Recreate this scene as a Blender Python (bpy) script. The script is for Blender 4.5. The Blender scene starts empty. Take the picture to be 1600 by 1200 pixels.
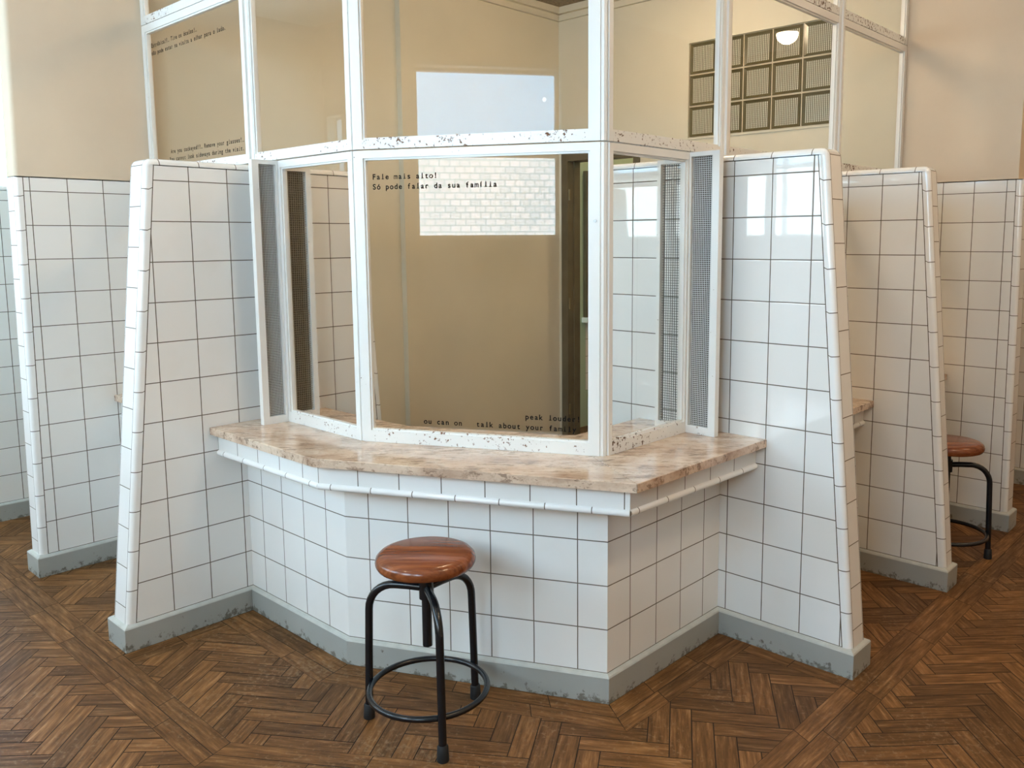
import bpy, math, random
from mathutils import Vector, Matrix

random.seed(7)
scene = bpy.context.scene
COL = scene.collection

# ------------------------------------------------------------------ camera
F_PX, CX, CY, W_PX, H_PX = 1323.3, 853.0, 540.0, 1600.0, 1200.0
cam_d = bpy.data.cameras.new('camera')
cam = bpy.data.objects.new('camera', cam_d)
COL.objects.link(cam)
fw = Vector((-0.671612377, 0.730372973, -0.124467403))
rt = Vector((0.736556139, 0.676353712, -0.005541594))
up = -Vector((0.080136560, -0.095399032, -0.992208222))
M = Matrix.Identity(4)
for i in range(3):
    M[i][0], M[i][1], M[i][2] = rt[i], up[i], -fw[i]
M[0][3], M[1][3], M[2][3] = 3.19821, -1.66289, 1.526
cam.matrix_world = M
cam_d.sensor_fit = 'HORIZONTAL'
cam_d.sensor_width = 36.0
cam_d.lens = F_PX / W_PX * 36.0
cam_d.shift_x = (W_PX / 2 - CX) / W_PX
cam_d.shift_y = (CY - H_PX / 2) / W_PX
cam_d.clip_start = 0.02
scene.camera = cam

# ------------------------------------------------------------------ world / exposure
SKY = 14.5          # radiance of the daylight sky outside the windows
FROST = 16.0        # radiance of the lit frosted panes
LAMP = 56.0        # radiance of the lit ceiling lamps
world = bpy.data.worlds.new('world')
scene.world = world
world.use_nodes = True
bg = world.node_tree.nodes['Background']
bg.inputs[0].default_value = (0.35, 0.67, 1.0, 1)
bg.inputs[1].default_value = SKY
scene.view_settings.view_transform = 'Standard'
scene.view_settings.look = 'None'
scene.view_settings.gamma = 1.0
scene.view_settings.exposure = 0.36
scene.view_settings.use_curve_mapping = False
cy = scene.cycles
cy.max_bounces = 10
cy.diffuse_bounces = 6
cy.glossy_bounces = 5
cy.transmission_bounces = 6
cy.transparent_max_bounces = 24
cy.caustics_reflective = False
cy.caustics_refractive = False
cy.sample_clamp_indirect = 6.0


def portal(name, loc, rot, sx, sy):
    d = bpy.data.lights.new(name, 'AREA')
    d.shape = 'RECTANGLE'
    d.size, d.size_y = sx, sy
    d.cycles.is_portal = True
    o = bpy.data.objects.new(name, d)
    o.location = loc
    o.rotation_euler = rot
    COL.objects.link(o)


# windows in the outer wall (Y = -3): x0, x1
Y_WIN = -3.0
WIN_Z0, WIN_ZM, WIN_Z1 = 1.535, 2.15, 2.76
WINDOWS = [(0.985, 2.055), (-0.78, 0.24), (-2.30, -1.28), (2.60, 3.62), (-3.80, -2.78), (-4.35, -4.09)]
for a, b in WINDOWS:
    portal('daylight_portal', ((a + b) / 2, Y_WIN - 0.10, (WIN_ZM + WIN_Z1) / 2 + 0.02),
           (math.radians(90), 0, 0), b - a, WIN_Z1 - WIN_ZM)
portal('daylight_portal', (-4.60, 0.55, 2.65), (0, math.radians(-90), 0), 1.5, 1.5)


# ------------------------------------------------------------------ node helpers
def new_mat(name):
    m = bpy.data.materials.new(name)
    m.use_nodes = True
    nt = m.node_tree
    b = nt.nodes['Principled BSDF']
    return m, nt, b


def N(nt, t, **kw):
    n = nt.nodes.new(t)
    for k, v in kw.items():
        if k == 'ins':
            for kk, vv in v.items():
                if hasattr(vv, 'node'):
                    nt.links.new(vv, n.inputs[kk])
                else:
                    n.inputs[kk].default_value = vv
        else:
            setattr(n, k, v)
    return n


def math_n(nt, op, a, b=None, c=None):
    n = nt.nodes.new('ShaderNodeMath')
    n.operation = op
    for i, v in enumerate((a, b, c)):
        if v is None:
            continue
        if hasattr(v, 'node'):
            nt.links.new(v, n.inputs[i])
        else:
            n.inputs[i].default_value = v
    return n.outputs[0]


def ramp(nt, fac, stops):
    n = nt.nodes.new('ShaderNodeValToRGB')
    nt.links.new(fac, n.inputs[0])
    cr = n.color_ramp
    while len(cr.elements) < len(stops):
        cr.elements.new(0.5)
    for e, (p, c) in zip(cr.elements, stops):
        e.position = p
        e.color = (c[0], c[1], c[2], 1) if len(c) == 3 else c
    return n.outputs[0]


def mixc(nt, fac, a, b):
    n = nt.nodes.new('ShaderNodeMix')
    n.data_type = 'RGBA'
    for s, v in ((n.inputs[0], fac), (n.inputs[6], a), (n.inputs[7], b)):
        if hasattr(v, 'node'):
            nt.links.new(v, s)
        else:
            s.default_value = v if not isinstance(v, tuple) else (v[0], v[1], v[2], 1)
    return n.outputs[2]


def noise(nt, vec, scale, detail=4, rough=0.55):
    n = N(nt, 'ShaderNodeTexNoise')
    n.inputs['Scale'].default_value = scale
    n.inputs['Detail'].default_value = detail
    n.inputs['Roughness'].default_value = rough
    nt.links.new(vec, n.inputs['Vector'])
    return n.outputs['Fac']


def bump(nt, b, h, strength, dist=0.002):
    n = N(nt, 'ShaderNodeBump')
    n.inputs['Strength'].default_value = strength
    n.inputs['Distance'].default_value = dist
    nt.links.new(h, n.inputs['Height'])
    nt.links.new(n.outputs[0], b.inputs['Normal'])


def along(nt, deg, sx, sy, sz):
    """world-plan coordinates turned by deg, then scaled: x runs along the grain"""
    oc = N(nt, 'ShaderNodeTexCoord').outputs['Object']
    a = math.radians(deg)
    o = []
    for d in ((math.cos(a), math.sin(a), 0), (-math.sin(a), math.cos(a), 0), (0, 0, 1)):
        v = N(nt, 'ShaderNodeVectorMath', operation='DOT_PRODUCT')
        nt.links.new(oc, v.inputs[0])
        v.inputs[1].default_value = d
        o.append(v.outputs['Value'])
    c = N(nt, 'ShaderNodeCombineXYZ')
    for i, k in enumerate((sx, sy, sz)):
        nt.links.new(math_n(nt, 'MULTIPLY', o[i], k), c.inputs[i])
    return c.outputs[0]


def objco(nt):
    return N(nt, 'ShaderNodeTexCoord').outputs['Object']


# ------------------------------------------------------------------ materials
def mat_tile(name, base=(0.80, 0.79, 0.765), half=0.0125):
    """glazed tiles; UV is measured in tiles, joints run at whole numbers"""
    m, nt, b = new_mat(name)
    uv = N(nt, 'ShaderNodeUVMap').outputs[0]
    sp = N(nt, 'ShaderNodeSeparateXYZ')
    nt.links.new(uv, sp.inputs[0])
    wob = noise(nt, objco(nt), 9.0, 2)
    wob = math_n(nt, 'MULTIPLY', math_n(nt, 'SUBTRACT', wob, 0.5), 0.012)
    ds = []
    for ax in (0, 1):
        f = math_n(nt, 'FRACT', math_n(nt, 'ADD', sp.outputs[ax], wob))
        d = math_n(nt, 'MINIMUM', f, math_n(nt, 'SUBTRACT', 1.0, f))
        ds.append(d)
    d = math_n(nt, 'MINIMUM', ds[0], ds[1])
    mr = N(nt, 'ShaderNodeMapRange', ins={0: d, 1: half * 0.75, 2: half * 1.15, 3: 1.0, 4: 0.0})
    grout = mr.outputs[0]
    # slight tile to tile variation and stains that belong to the glaze
    fl = N(nt, 'ShaderNodeVectorMath', operation='FLOOR')
    nt.links.new(uv, fl.inputs[0])
    wn = N(nt, 'ShaderNodeTexWhiteNoise', noise_dimensions='2D')
    nt.links.new(fl.outputs[0], wn.inputs['Vector'])
    st = noise(nt, objco(nt), 3.2, 5)
    col = mixc(nt, math_n(nt, 'MULTIPLY', wn.outputs['Value'], 0.30), base,
               (base[0] * 0.93, base[1] * 0.91, base[2] * 0.87))
    col = mixc(nt, N(nt, 'ShaderNodeMapRange', ins={0: st, 1: 0.52, 2: 0.8, 3: 0.0, 4: 0.35}).outputs[0], col,
               (base[0] * 0.84, base[1] * 0.80, base[2] * 0.72))
    gn = noise(nt, objco(nt), 14.0, 3)
    gcol = mixc(nt, gn, (0.06, 0.043, 0.028), (0.19, 0.15, 0.11))
    col = mixc(nt, grout, col, gcol)
    nt.links.new(col, b.inputs['Base Color'])
    nt.links.new(N(nt, 'ShaderNodeMapRange', ins={0: grout, 3: 0.035, 4: 0.85}).outputs[0], b.inputs['Roughness'])
    pil = N(nt, 'ShaderNodeMapRange', interpolation_type='SMOOTHSTEP', ins={0: d, 1: 0.0, 2: 0.035, 3: 0.0, 4: 1.0}).outputs[0]
    wav = math_n(nt, 'ADD', pil, math_n(nt, 'MULTIPLY', noise(nt, objco(nt), 6.0, 1), 0.6))
    bump(nt, b, wav, 0.35, 0.0010)
    return m


def mat_simple(name, col, rough=0.5, metal=0.0, spec=0.5, nscale=None, col2=None, bumpy=None):
    m, nt, b = new_mat(name)
    b.inputs['Roughness'].default_value = rough
    b.inputs['Metallic'].default_value = metal
    b.inputs['Specular IOR Level'].default_value = spec
    if nscale:
        nz = noise(nt, objco(nt), nscale, 5)
        c = mixc(nt, ramp(nt, nz, [(0.3, (0, 0, 0)), (0.7, (1, 1, 1))]), col, col2 or tuple(v * 0.85 for v in col))
        nt.links.new(c, b.inputs['Base Color'])
        if bumpy:
            bump(nt, b, noise(nt, objco(nt), bumpy[0], 5), bumpy[1], 0.003)
    else:
        b.inputs['Base Color'].default_value = (*col, 1)
    return m


def mat_plaster(name, col, col2):
    m, nt, b = new_mat(name)
    b.inputs['Roughness'].default_value = 0.75
    b.inputs['Specular IOR Level'].default_value = 0.25
    n1 = noise(nt, objco(nt), 1.1, 5, 0.6)
    c = mixc(nt, ramp(nt, n1, [(0.35, (0, 0, 0)), (0.68, (1, 1, 1))]), col, col2)
    n2 = noise(nt, objco(nt), 26.0, 4)
    c = mixc(nt, math_n(nt, 'MULTIPLY', n2, 0.12), c, tuple(v * 0.75 for v in col))
    nt.links.new(c, b.inputs['Base Color'])
    bump(nt, b, noise(nt, objco(nt), 60.0, 3), 0.15, 0.002)
    return m


def mat_paint_worn(name, col=(0.76, 0.745, 0.71), amount=0.60, rust=(0.16, 0.07, 0.03)):
    """white enamel on steel with chips of rust"""
    m, nt, b = new_mat(name)
    oc = objco(nt)
    n1 = noise(nt, oc, 70.0, 5, 0.7)
    n2 = noise(nt, oc, 5.0, 3)
    s = math_n(nt, 'ADD', math_n(nt, 'MULTIPLY', n1, 0.75), math_n(nt, 'MULTIPLY', n2, 0.32))
    f = N(nt, 'ShaderNodeMapRange', ins={0: s, 1: amount, 2: amount + 0.02, 3: 0.0, 4: 1.0}).outputs[0]
    c = mixc(nt, f, col, rust)
    nt.links.new(c, b.inputs['Base Color'])
    nt.links.new(N(nt, 'ShaderNodeMapRange', ins={0: f, 3: 0.28, 4: 0.9}).outputs[0], b.inputs['Roughness'])
    bump(nt, b, noise(nt, oc, 40.0, 3), 0.1, 0.001)
    return m


def mat_plinth():
    m, nt, b = new_mat('plinth_paint')
    oc = objco(nt)
    sp = N(nt, 'ShaderNodeSeparateXYZ')
    nt.links.new(N(nt, 'ShaderNodeNewGeometry').outputs['Position'], sp.inputs[0])
    n1 = noise(nt, oc, 30.0, 6, 0.65)
    n2 = noise(nt, oc, 4.0, 4)
    base = mixc(nt, n2, (0.30, 0.305, 0.28), (0.38, 0.385, 0.355))
    # scuffs: chips through the paint, gathering at mop height
    low = N(nt, 'ShaderNodeMapRange', ins={0: sp.outputs[2], 1: 0.0, 2: 0.05, 3: 0.20, 4: 0.0}).outputs[0]
    f = N(nt, 'ShaderNodeMapRange', ins={0: math_n(nt, 'ADD', n1, low), 1: 0.66, 2: 0.74, 3: 0.0, 4: 0.8}).outputs[0]
    c = mixc(nt, f, base, (0.10, 0.085, 0.06))
    nt.links.new(c, b.inputs['Base Color'])
    b.inputs['Roughness'].default_value = 0.55
    bump(nt, b, n1, 0.25, 0.002)
    return m


def mat_marble():
    m, nt, b = new_mat('pink_marble')
    oc = objco(nt)
    v = along(nt, 38, 1.0, 2.6, 2.6)
    n0 = noise(nt, v, 6.0, 6, 0.62)
    base = ramp(nt, n0, [(0.30, (0.40, 0.265, 0.185)), (0.47, (0.57, 0.42, 0.31)), (0.60, (0.68, 0.535, 0.41)), (0.78, (0.54, 0.39, 0.28))])
    # cloudy dark dashes and hair veins
    v2 = along(nt, 44, 1.0, 4.2, 3.2)
    n1 = noise(nt, v2, 16.0, 6, 0.66)
    msk = noise(nt, v, 5.0, 3)
    thr = N(nt, 'ShaderNodeMapRange', ins={0: msk, 1: 0.35, 2: 0.65, 3: 0.62, 4: 0.50}).outputs[0]
    dash = N(nt, 'ShaderNodeMapRange', ins={0: math_n(nt, 'SUBTRACT', n1, thr), 1: 0.0, 2: 0.035, 3: 0.0, 4: 0.68}).outputs[0]
    n3 = noise(nt, along(nt, 30, 1.0, 1.8, 1.8), 11.0, 7, 0.7)
    ve = math_n(nt, 'ABSOLUTE', math_n(nt, 'SUBTRACT', n3, 0.5))
    vm = N(nt, 'ShaderNodeMapRange', ins={0: ve, 1: 0.0, 2: 0.014, 3: 0.75, 4: 0.0}).outputs[0]
    vm = math_n(nt, 'MULTIPLY', vm, N(nt, 'ShaderNodeMapRange', ins={0: msk, 1: 0.46, 2: 0.58, 3: 0.0, 4: 1.0}).outputs[0])
    f = math_n(nt, 'MAXIMUM', dash, vm)
    c = mixc(nt, f, base, (0.15, 0.085, 0.055))
    n2 = noise(nt, oc, 60.0, 4, 0.6)
    c = mixc(nt, N(nt, 'ShaderNodeMapRange', ins={0: n2, 1: 0.56, 2: 0.70, 3: 0.0, 4: 0.45}).outputs[0], c, (0.30, 0.18, 0.115))
    nt.links.new(c, b.inputs['Base Color'])
    b.inputs['Roughness'].default_value = 0.13
    bump(nt, b, n1, 0.08, 0.001)
    return m


def mat_parquet():
    m, nt, b = new_mat('oak_parquet')
    uv = N(nt, 'ShaderNodeUVMap').outputs[0]
    at = N(nt, 'ShaderNodeAttribute', attribute_name='tone')
    rnd = at.outputs['Fac']
    mp = N(nt, 'ShaderNodeMapping')
    mp.inputs['Scale'].default_value = (7.0, 70.0, 1.0)
    nt.links.new(uv, mp.inputs['Vector'])
    g = noise(nt, mp.outputs[0], 1.0, 6, 0.65)
    mp2 = N(nt, 'ShaderNodeMapping')
    mp2.inputs['Scale'].default_value = (3.0, 22.0, 1.0)
    nt.links.new(uv, mp2.inputs['Vector'])
    g2 = noise(nt, mp2.outputs[0], 1.0, 4, 0.6)
    c = ramp(nt, g, [(0.30, (0.036, 0.017, 0.0055)), (0.45, (0.110, 0.056, 0.020)), (0.58, (0.185, 0.100, 0.040)), (0.72, (0.37, 0.235, 0.12))])
    c2 = ramp(nt, g2, [(0.32, (0.065, 0.032, 0.011)), (0.7, (0.21, 0.118, 0.050))])
    c = mixc(nt, 0.28, c, c2)
    tone = mixc(nt, rnd, (0.72, 0.595, 0.46), (1.40, 1.16, 0.90))
    mu = N(nt, 'ShaderNodeMix', data_type='RGBA', blend_type='MULTIPLY')
    mu.inputs[0].default_value = 1.0
    nt.links.new(c, mu.inputs[6])
    nt.links.new(tone, mu.inputs[7])
    # worn pale scratches
    oc = objco(nt)
    w = noise(nt, oc, 55.0, 5, 0.7)
    w2 = noise(nt, oc, 2.3, 3)
    wf = N(nt, 'ShaderNodeMapRange', ins={0: math_n(nt, 'ADD', math_n(nt, 'MULTIPLY', w, 0.7), math_n(nt, 'MULTIPLY', w2, 0.35)), 1: 0.575, 2: 0.68, 3: 0.0, 4: 0.5}).outputs[0]
    c = mixc(nt, wf, mu.outputs[2], (0.30, 0.195, 0.105))
    nt.links.new(c, b.inputs['Base Color'])
    nt.links.new(N(nt, 'ShaderNodeMapRange', ins={0: g, 1: 0.3, 2: 0.7, 3: 0.55, 4: 0.42}).outputs[0], b.inputs['Roughness'])
    b.inputs['Specular IOR Level'].default_value = 0.22
    bump(nt, b, g, 0.25, 0.001)
    return m


def mat_seat():
    m, nt, b = new_mat('varnished_wood')
    oc = objco(nt)
    g = noise(nt, along(nt, 40, 4.0, 55.0, 30.0), 1.0, 5, 0.6)
    c = ramp(nt, g, [(0.30, (0.085, 0.020, 0.006)), (0.5, (0.20, 0.054, 0.016)), (0.72, (0.33, 0.105, 0.034))])
    nt.links.new(c, b.inputs['Base Color'])
    b.inputs['Roughness'].default_value = 0.22
    return m


def mat_glass(name, r_ior=1.55, tint=(0.985, 0.985, 0.975)):
    m = bpy.data.materials.new(name)
    m.use_nodes = True
    nt = m.node_tree
    nt.nodes.clear()
    out = N(nt, 'ShaderNodeOutputMaterial')
    tr = N(nt, 'ShaderNodeBsdfTransparent')
    tr.inputs[0].default_value = (*tint, 1)
    gl = N(nt, 'ShaderNodeBsdfGlossy')
    gl.inputs['Roughness'].default_value = 0.0
    fr = N(nt, 'ShaderNodeFresnel')
    fr.inputs[0].default_value = r_ior
    geo = N(nt, 'ShaderNodeNewGeometry')
    fac = math_n(nt, 'MULTIPLY', fr.outputs[0], math_n(nt, 'SUBTRACT', 1.0, geo.outputs['Backfacing']))
    mx = N(nt, 'ShaderNodeMixShader')
    nt.links.new(fac, mx.inputs[0])
    nt.links.new(tr.outputs[0], mx.inputs[1])
    nt.links.new(gl.outputs[0], mx.inputs[2])
    nt.links.new(mx.outputs[0], out.inputs[0])
    return m


def mat_emit(name, col, strength):
    m, nt, b = new_mat(name)
    b.inputs['Base Color'].default_value = (*col, 1)
    b.inputs['Emission Color'].default_value = (*col, 1)
    b.inputs['Emission Strength'].default_value = strength
    return m


def mat_frosted():
    """patterned privacy glass lit by the daylight behind it"""
    m, nt, b = new_mat('patterned_frosted_glass')
    oc = objco(nt)
    br = N(nt, 'ShaderNodeTexBrick')
    br.offset = 0.5
    mp = N(nt, 'ShaderNodeMapping')
    mp.inputs['Rotation'].default_value = (math.radians(90), 0, 0)
    nt.links.new(oc, mp.inputs['Vector'])
    nt.links.new(mp.outputs[0], br.inputs['Vector'])
    br.inputs['Scale'].default_value = 1.0
    br.inputs['Brick Width'].default_value = 0.075
    br.inputs['Row Height'].default_value = 0.048
    br.inputs['Mortar Size'].default_value = 0.010
    br.inputs['Mortar Smooth'].default_value = 1.0
    br.inputs['Color1'].default_value = (0.62, 0.75, 0.84, 1)
    br.inputs['Color2'].default_value = (0.90, 0.94, 1.0, 1)
    br.inputs['Mortar'].default_value = (0.30, 0.50, 0.60, 1)
    nz = noise(nt, oc, 90.0, 4)
    c = mixc(nt, N(nt, 'ShaderNodeMapRange', ins={0: nz, 1: 0.45, 2: 0.62, 3: 0.0, 4: 0.6}).outputs[0], br.outputs['Color'], (0.42, 0.54, 0.57))
    nt.links.new(c, b.inputs['Base Color'])
    nt.links.new(c, b.inputs['Emission Color'])
    b.inputs['Emission Strength'].default_value = FROST
    b.inputs['Roughness'].default_value = 0.3
    return m


def mat_glassblock():
    """ribbed face of a glass block: crossing ribs moulded in the glass"""
    m, nt, b = new_mat('ribbed_glass_block')
    uv = N(nt, 'ShaderNodeUVMap').outputs[0]
    sp = N(nt, 'ShaderNodeSeparateXYZ')
    nt.links.new(uv, sp.inputs[0])
    fv = math_n(nt, 'FRACT', math_n(nt, 'MULTIPLY', sp.outputs[0], 13.0))
    fh = math_n(nt, 'FRACT', math_n(nt, 'MULTIPLY', sp.outputs[1], 13.0))
    lv = N(nt, 'ShaderNodeMapRange', ins={0: fv, 1: 0.40, 2: 0.56, 3: 0.0, 4: 1.0}).outputs[0]
    lh = N(nt, 'ShaderNodeMapRange', ins={0: fh, 1: 0.62, 2: 0.80, 3: 0.0, 4: 0.45}).outputs[0]
    f = math_n(nt, 'MAXIMUM', lv, lh)
    c = mixc(nt, f, (0.66, 0.66, 0.54), (0.06, 0.052, 0.025))
    nt.links.new(c, b.inputs['Base Color'])
    b.inputs['Roughness'].default_value = 0.12
    b.inputs['Specular IOR Level'].default_value = 0.7
    bump(nt, b, lv, 0.4, 0.003)
    return m


def mat_cork():
    m, nt, b = new_mat('speckled_ceiling_board')
    n1 = noise(nt, objco(nt), 85.0, 5, 0.8)
    c = ramp(nt, n1, [(0.36, (0.035, 0.024, 0.012)), (0.46, (0.22, 0.165, 0.10)), (0.66, (0.36, 0.29, 0.19))])
    nt.links.new(c, b.inputs['Base Color'])
    b.inputs['Roughness'].default_value = 0.9
    return m


TILE = mat_tile('white_glazed_tile')
TRIM = mat_tile('white_glazed_trim_tile', (0.82, 0.81, 0.79), 0.011)
GROUT = mat_simple('dark_grout', (0.10, 0.075, 0.05), 0.9)
PLINTH = mat_plinth()
PLINTH_TOP = mat_simple('pale_plinth_edge', (0.50, 0.505, 0.465), 0.6, nscale=25, col2=(0.42, 0.425, 0.39))  # paler colour along the top edge of the plinth
MARBLE = mat_marble()
PARQ = mat_parquet()
GAP = mat_simple('floor_gap', (0.022, 0.012, 0.006), 0.9)
FRAME = mat_paint_worn('white_enamel_steel', amount=0.70)
FRAME_R = mat_paint_worn('rust_chipped_enamel_steel', amount=0.615)
FRAME_X = mat_paint_worn('badly_chipped_enamel_steel', amount=0.60, rust=(0.11, 0.055, 0.025))
GLASS = mat_glass('window_glass')
INK = mat_simple('black_vinyl', (0.003, 0.003, 0.004), 0.8, spec=0.1)
SEAT = mat_seat()
BLACK = mat_simple('black_gloss_steel', (0.006, 0.007, 0.009), 0.25)
RUBBER = mat_simple('black_rubber', (0.008, 0.008, 0.008), 0.7)
PL_OUT = mat_plaster('peach_plaster', (0.66, 0.545, 0.41), (0.60, 0.49, 0.37))
PL_IN = mat_plaster('ochre_plaster', (0.67, 0.62, 0.495), (0.61, 0.565, 0.445))
PL_WHITE = mat_plaster('white_plaster', (0.80, 0.77, 0.70), (0.76, 0.72, 0.65))
PL_GREEN = mat_plaster('pale_green_plaster', (0.44, 0.56, 0.43), (0.40, 0.51, 0.39))
CORK = mat_cork()
WOOD_D = mat_simple('dark_olive_woodwork', (0.125, 0.102, 0.058), 0.45, nscale=8, col2=(0.08, 0.065, 0.037))
WHITE = mat_simple('white_woodwork', (0.78, 0.77, 0.73), 0.4)
WIRE = mat_simple('white_painted_wire', (0.72, 0.71, 0.68), 0.5)
WIRE_B = mat_simple('brown_wire', (0.30, 0.24, 0.15), 0.5)  # brown colour for the wires of the left inner mesh
DUST_L = mat_simple('brown_backing', (0.12, 0.085, 0.045), 0.9, nscale=40, col2=(0.055, 0.038, 0.02))
WIRE_D = mat_simple('shade_dark_wire', (0.05, 0.045, 0.035), 0.6)  # inner mesh wires in shade; the shade is put into this dark colour
DUST = mat_simple('dusty_brown_backing', (0.020, 0.013, 0.009), 0.95, nscale=30, col2=(0.06, 0.04, 0.028))
FROSTED = mat_frosted()
BLOCK = mat_glassblock()
BLOCKRIM = mat_simple('olive_glass_rim', (0.085, 0.075, 0.030), 0.10, spec=0.8)
MORTAR = mat_plaster('cream_mortar', (0.66, 0.56, 0.39), (0.60, 0.50, 0.34))
GLOBE = mat_emit('warm_opal_glass', (1.0, 0.76, 0.50), LAMP)
DISC_WHITE = mat_simple('plain_white', (0.8, 0.8, 0.78), 0.4)


# ------------------------------------------------------------------ mesh builder
class MB:
    def __init__(self):
        self.v, self.f, self.m, self.uv, self.tone = [], [], [], [], []

    def face(self, pts, mat=0, uv=None, tone=0.5):
        i0 = len(self.v)
        self.v += [tuple(p) for p in pts]
        self.f.append(tuple(range(i0, i0 + len(pts))))
        self.m.append(mat)
        self.uv.append(uv if uv else [(0.5, 0.5)] * len(pts))
        self.tone.append(tone)

    def box(self, a, b, mat=0):
        x0, y0, z0 = a
        x1, y1, z1 = b
        P = [(x0, y0, z0), (x1, y0, z0), (x1, y1, z0), (x0, y1, z0), (x0, y0, z1), (x1, y0, z1), (x1, y1, z1), (x0, y1, z1)]
        for q in ((3, 2, 1, 0), (4, 5, 6, 7), (0, 1, 5, 4), (1, 2, 6, 5), (2, 3, 7, 6), (3, 0, 4, 7)):
            self.face([P[i] for i in q], mat)

    def bar(self, A, B, z0, z1, t, off=0.0, mat=0):
        """upright box along the plan line A->B, thickness t, shifted off to the right-hand side"""
        A, B = Vector(A[:2]), Vector(B[:2])
        d = (B - A).normalized()
        n = Vector((d.y, -d.x))
        p = [A + n * (off - t / 2), B + n * (off - t / 2), B + n * (off + t / 2), A + n * (off + t / 2)]
        self.prism([tuple(q) for q in p], z0, z1, mat)

    def prism(self, poly, z0, z1, mat=0, uvf=None):
        ar = sum(poly[i][0] * poly[(i + 1) % len(poly)][1] - poly[(i + 1) % len(poly)][0] * poly[i][1] for i in range(len(poly)))
        if ar < 0:
            poly = poly[::-1]
        n = len(poly)
        self.face([(x, y, z1) for x, y in poly], mat)
        self.face([(x, y, z0) for x, y in poly[::-1]], mat)
        for i in range(n):
            a, b = poly[i], poly[(i + 1) % n]
            self.face([(*a, z0), (*b, z0), (*b, z1), (*a, z1)], mat)

    def tube(self, path, r, seg=12, mat=0, closed=False, cap=True):
        P = [Vector(p) for p in path]
        n = len(P)
        rings = []
        prev = None
        for i in range(n):
            if closed:
                t = (P[(i + 1) % n] - P[i - 1]).normalized()
            else:
                t = (P[min(i + 1, n - 1)] - P[max(i - 1, 0)]).normalized()
            if prev is None:
                a = Vector((0, 0, 1)) if abs(t.z) < 0.9 else Vector((1, 0, 0))
                u = t.cross(a).normalized()
            else:
                u = (prev - t * prev.dot(t)).normalized()
            prev = u
            w = t.cross(u)
            rr = r[i] if isinstance(r, (list, tuple)) else r
            rings.append([P[i] + (u * math.cos(2 * math.pi * k / seg) + w * math.sin(2 * math.pi * k / seg)) * rr for k in range(seg)])
        for i in range(n if closed else n - 1):
            R0, R1 = rings[i], rings[(i + 1) % n]
            for k in range(seg):
                self.face([R0[k], R0[(k + 1) % seg], R1[(k + 1) % seg], R1[k]], mat)
        if cap and not closed:
            self.face(rings[0][::-1], mat)
            self.face(rings[-1], mat)

    def lathe(self, prof, seg=48, mat=0, c=(0, 0)):
        for i in range(len(prof) - 1):
            (r0, z0), (r1, z1) = prof[i], prof[i + 1]
            for k in range(seg):
                a, b = 2 * math.pi * k / seg, 2 * math.pi * (k + 1) / seg
                q = [(c[0] + r0 * math.cos(a), c[1] + r0 * math.sin(a), z0), (c[0] + r0 * math.cos(b), c[1] + r0 * math.sin(b), z0),
                     (c[0] + r1 * math.cos(b), c[1] + r1 * math.sin(b), z1), (c[0] + r1 * math.cos(a), c[1] + r1 * math.sin(a), z1)]
                if r0 < 1e-6:
                    q = [q[0], q[2], q[3]]
                elif r1 < 1e-6:
                    q = [q[0], q[1], q[2]]
                self.face(q, mat)

    def build(self, name, mats, parent=None, smooth=False, loc=None, weld=True):
        if not isinstance(mats, (list, tuple)):
            mats = [mats]
        me = bpy.data.meshes.new(name)
        off = Vector(loc) if loc else Vector((0, 0, 0))
        me.from_pydata([tuple(Vector(p) - off) for p in self.v], [], self.f)
        for m in mats:
            me.materials.append(m)
        uvl = me.uv_layers.new(name='UVMap')
        k = 0
        for fi, f in enumerate(self.f):
            for j in range(len(f)):
                uvl.data[k].uv = self.uv[fi][j]
                k += 1
        me.polygons.foreach_set('material_index', self.m)
        at = me.attributes.new('tone', 'FLOAT', 'FACE')
        at.data.foreach_set('value', self.tone)
        if weld:
            import bmesh
            bm = bmesh.new()
            bm.from_mesh(me)
            bmesh.ops.remove_doubles(bm, verts=bm.verts, dist=1e-5)
            bm.to_mesh(me)
            bm.free()
        if smooth:
            me.polygons.foreach_set('use_smooth', [True] * len(me.polygons))
            if smooth != 'all':
                me.set_sharp_from_angle(angle=math.radians(38))
        me.update()
        o = bpy.data.objects.new(name, me)
        COL.objects.link(o)
        if parent is not None:
            o.parent = parent
            o.location = off - WLOC.get(parent.name, Vector((0, 0, 0)))
            WLOC[o.name] = off
        else:
            o.location = off
            WLOC[o.name] = off
        return o


WLOC = {}


def thing(name, label, cat, loc, group=None):
    o = bpy.data.objects.new(name, None)
    o.empty_display_size = 0.05
    COL.objects.link(o)
    o.location = loc
    WLOC[o.name] = Vector(loc)
    o['label'] = label
    o['category'] = cat
    if group:
        o['group'] = group
    return o


def tag(o, label, cat, group=None):
    o['label'], o['category'] = label, cat
    if group:
        o['group'] = group
    return o


def struct(o, label=None):
    o['kind'] = 'structure'
    if label:
        o['label'] = label
    return o


# ------------------------------------------------------------------ shared dimensions
PITCH = 0.1525
ZPL = 0.10           # top of the plinth, first tile joint
GL_Y, GL_X = 0.132, 1.440     # planes of the two sides of the glazing
P1, P2 = (0.645, 0.130), (1.438, 0.530)
TOPZ = 1.828
PLY = 0.015


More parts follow.
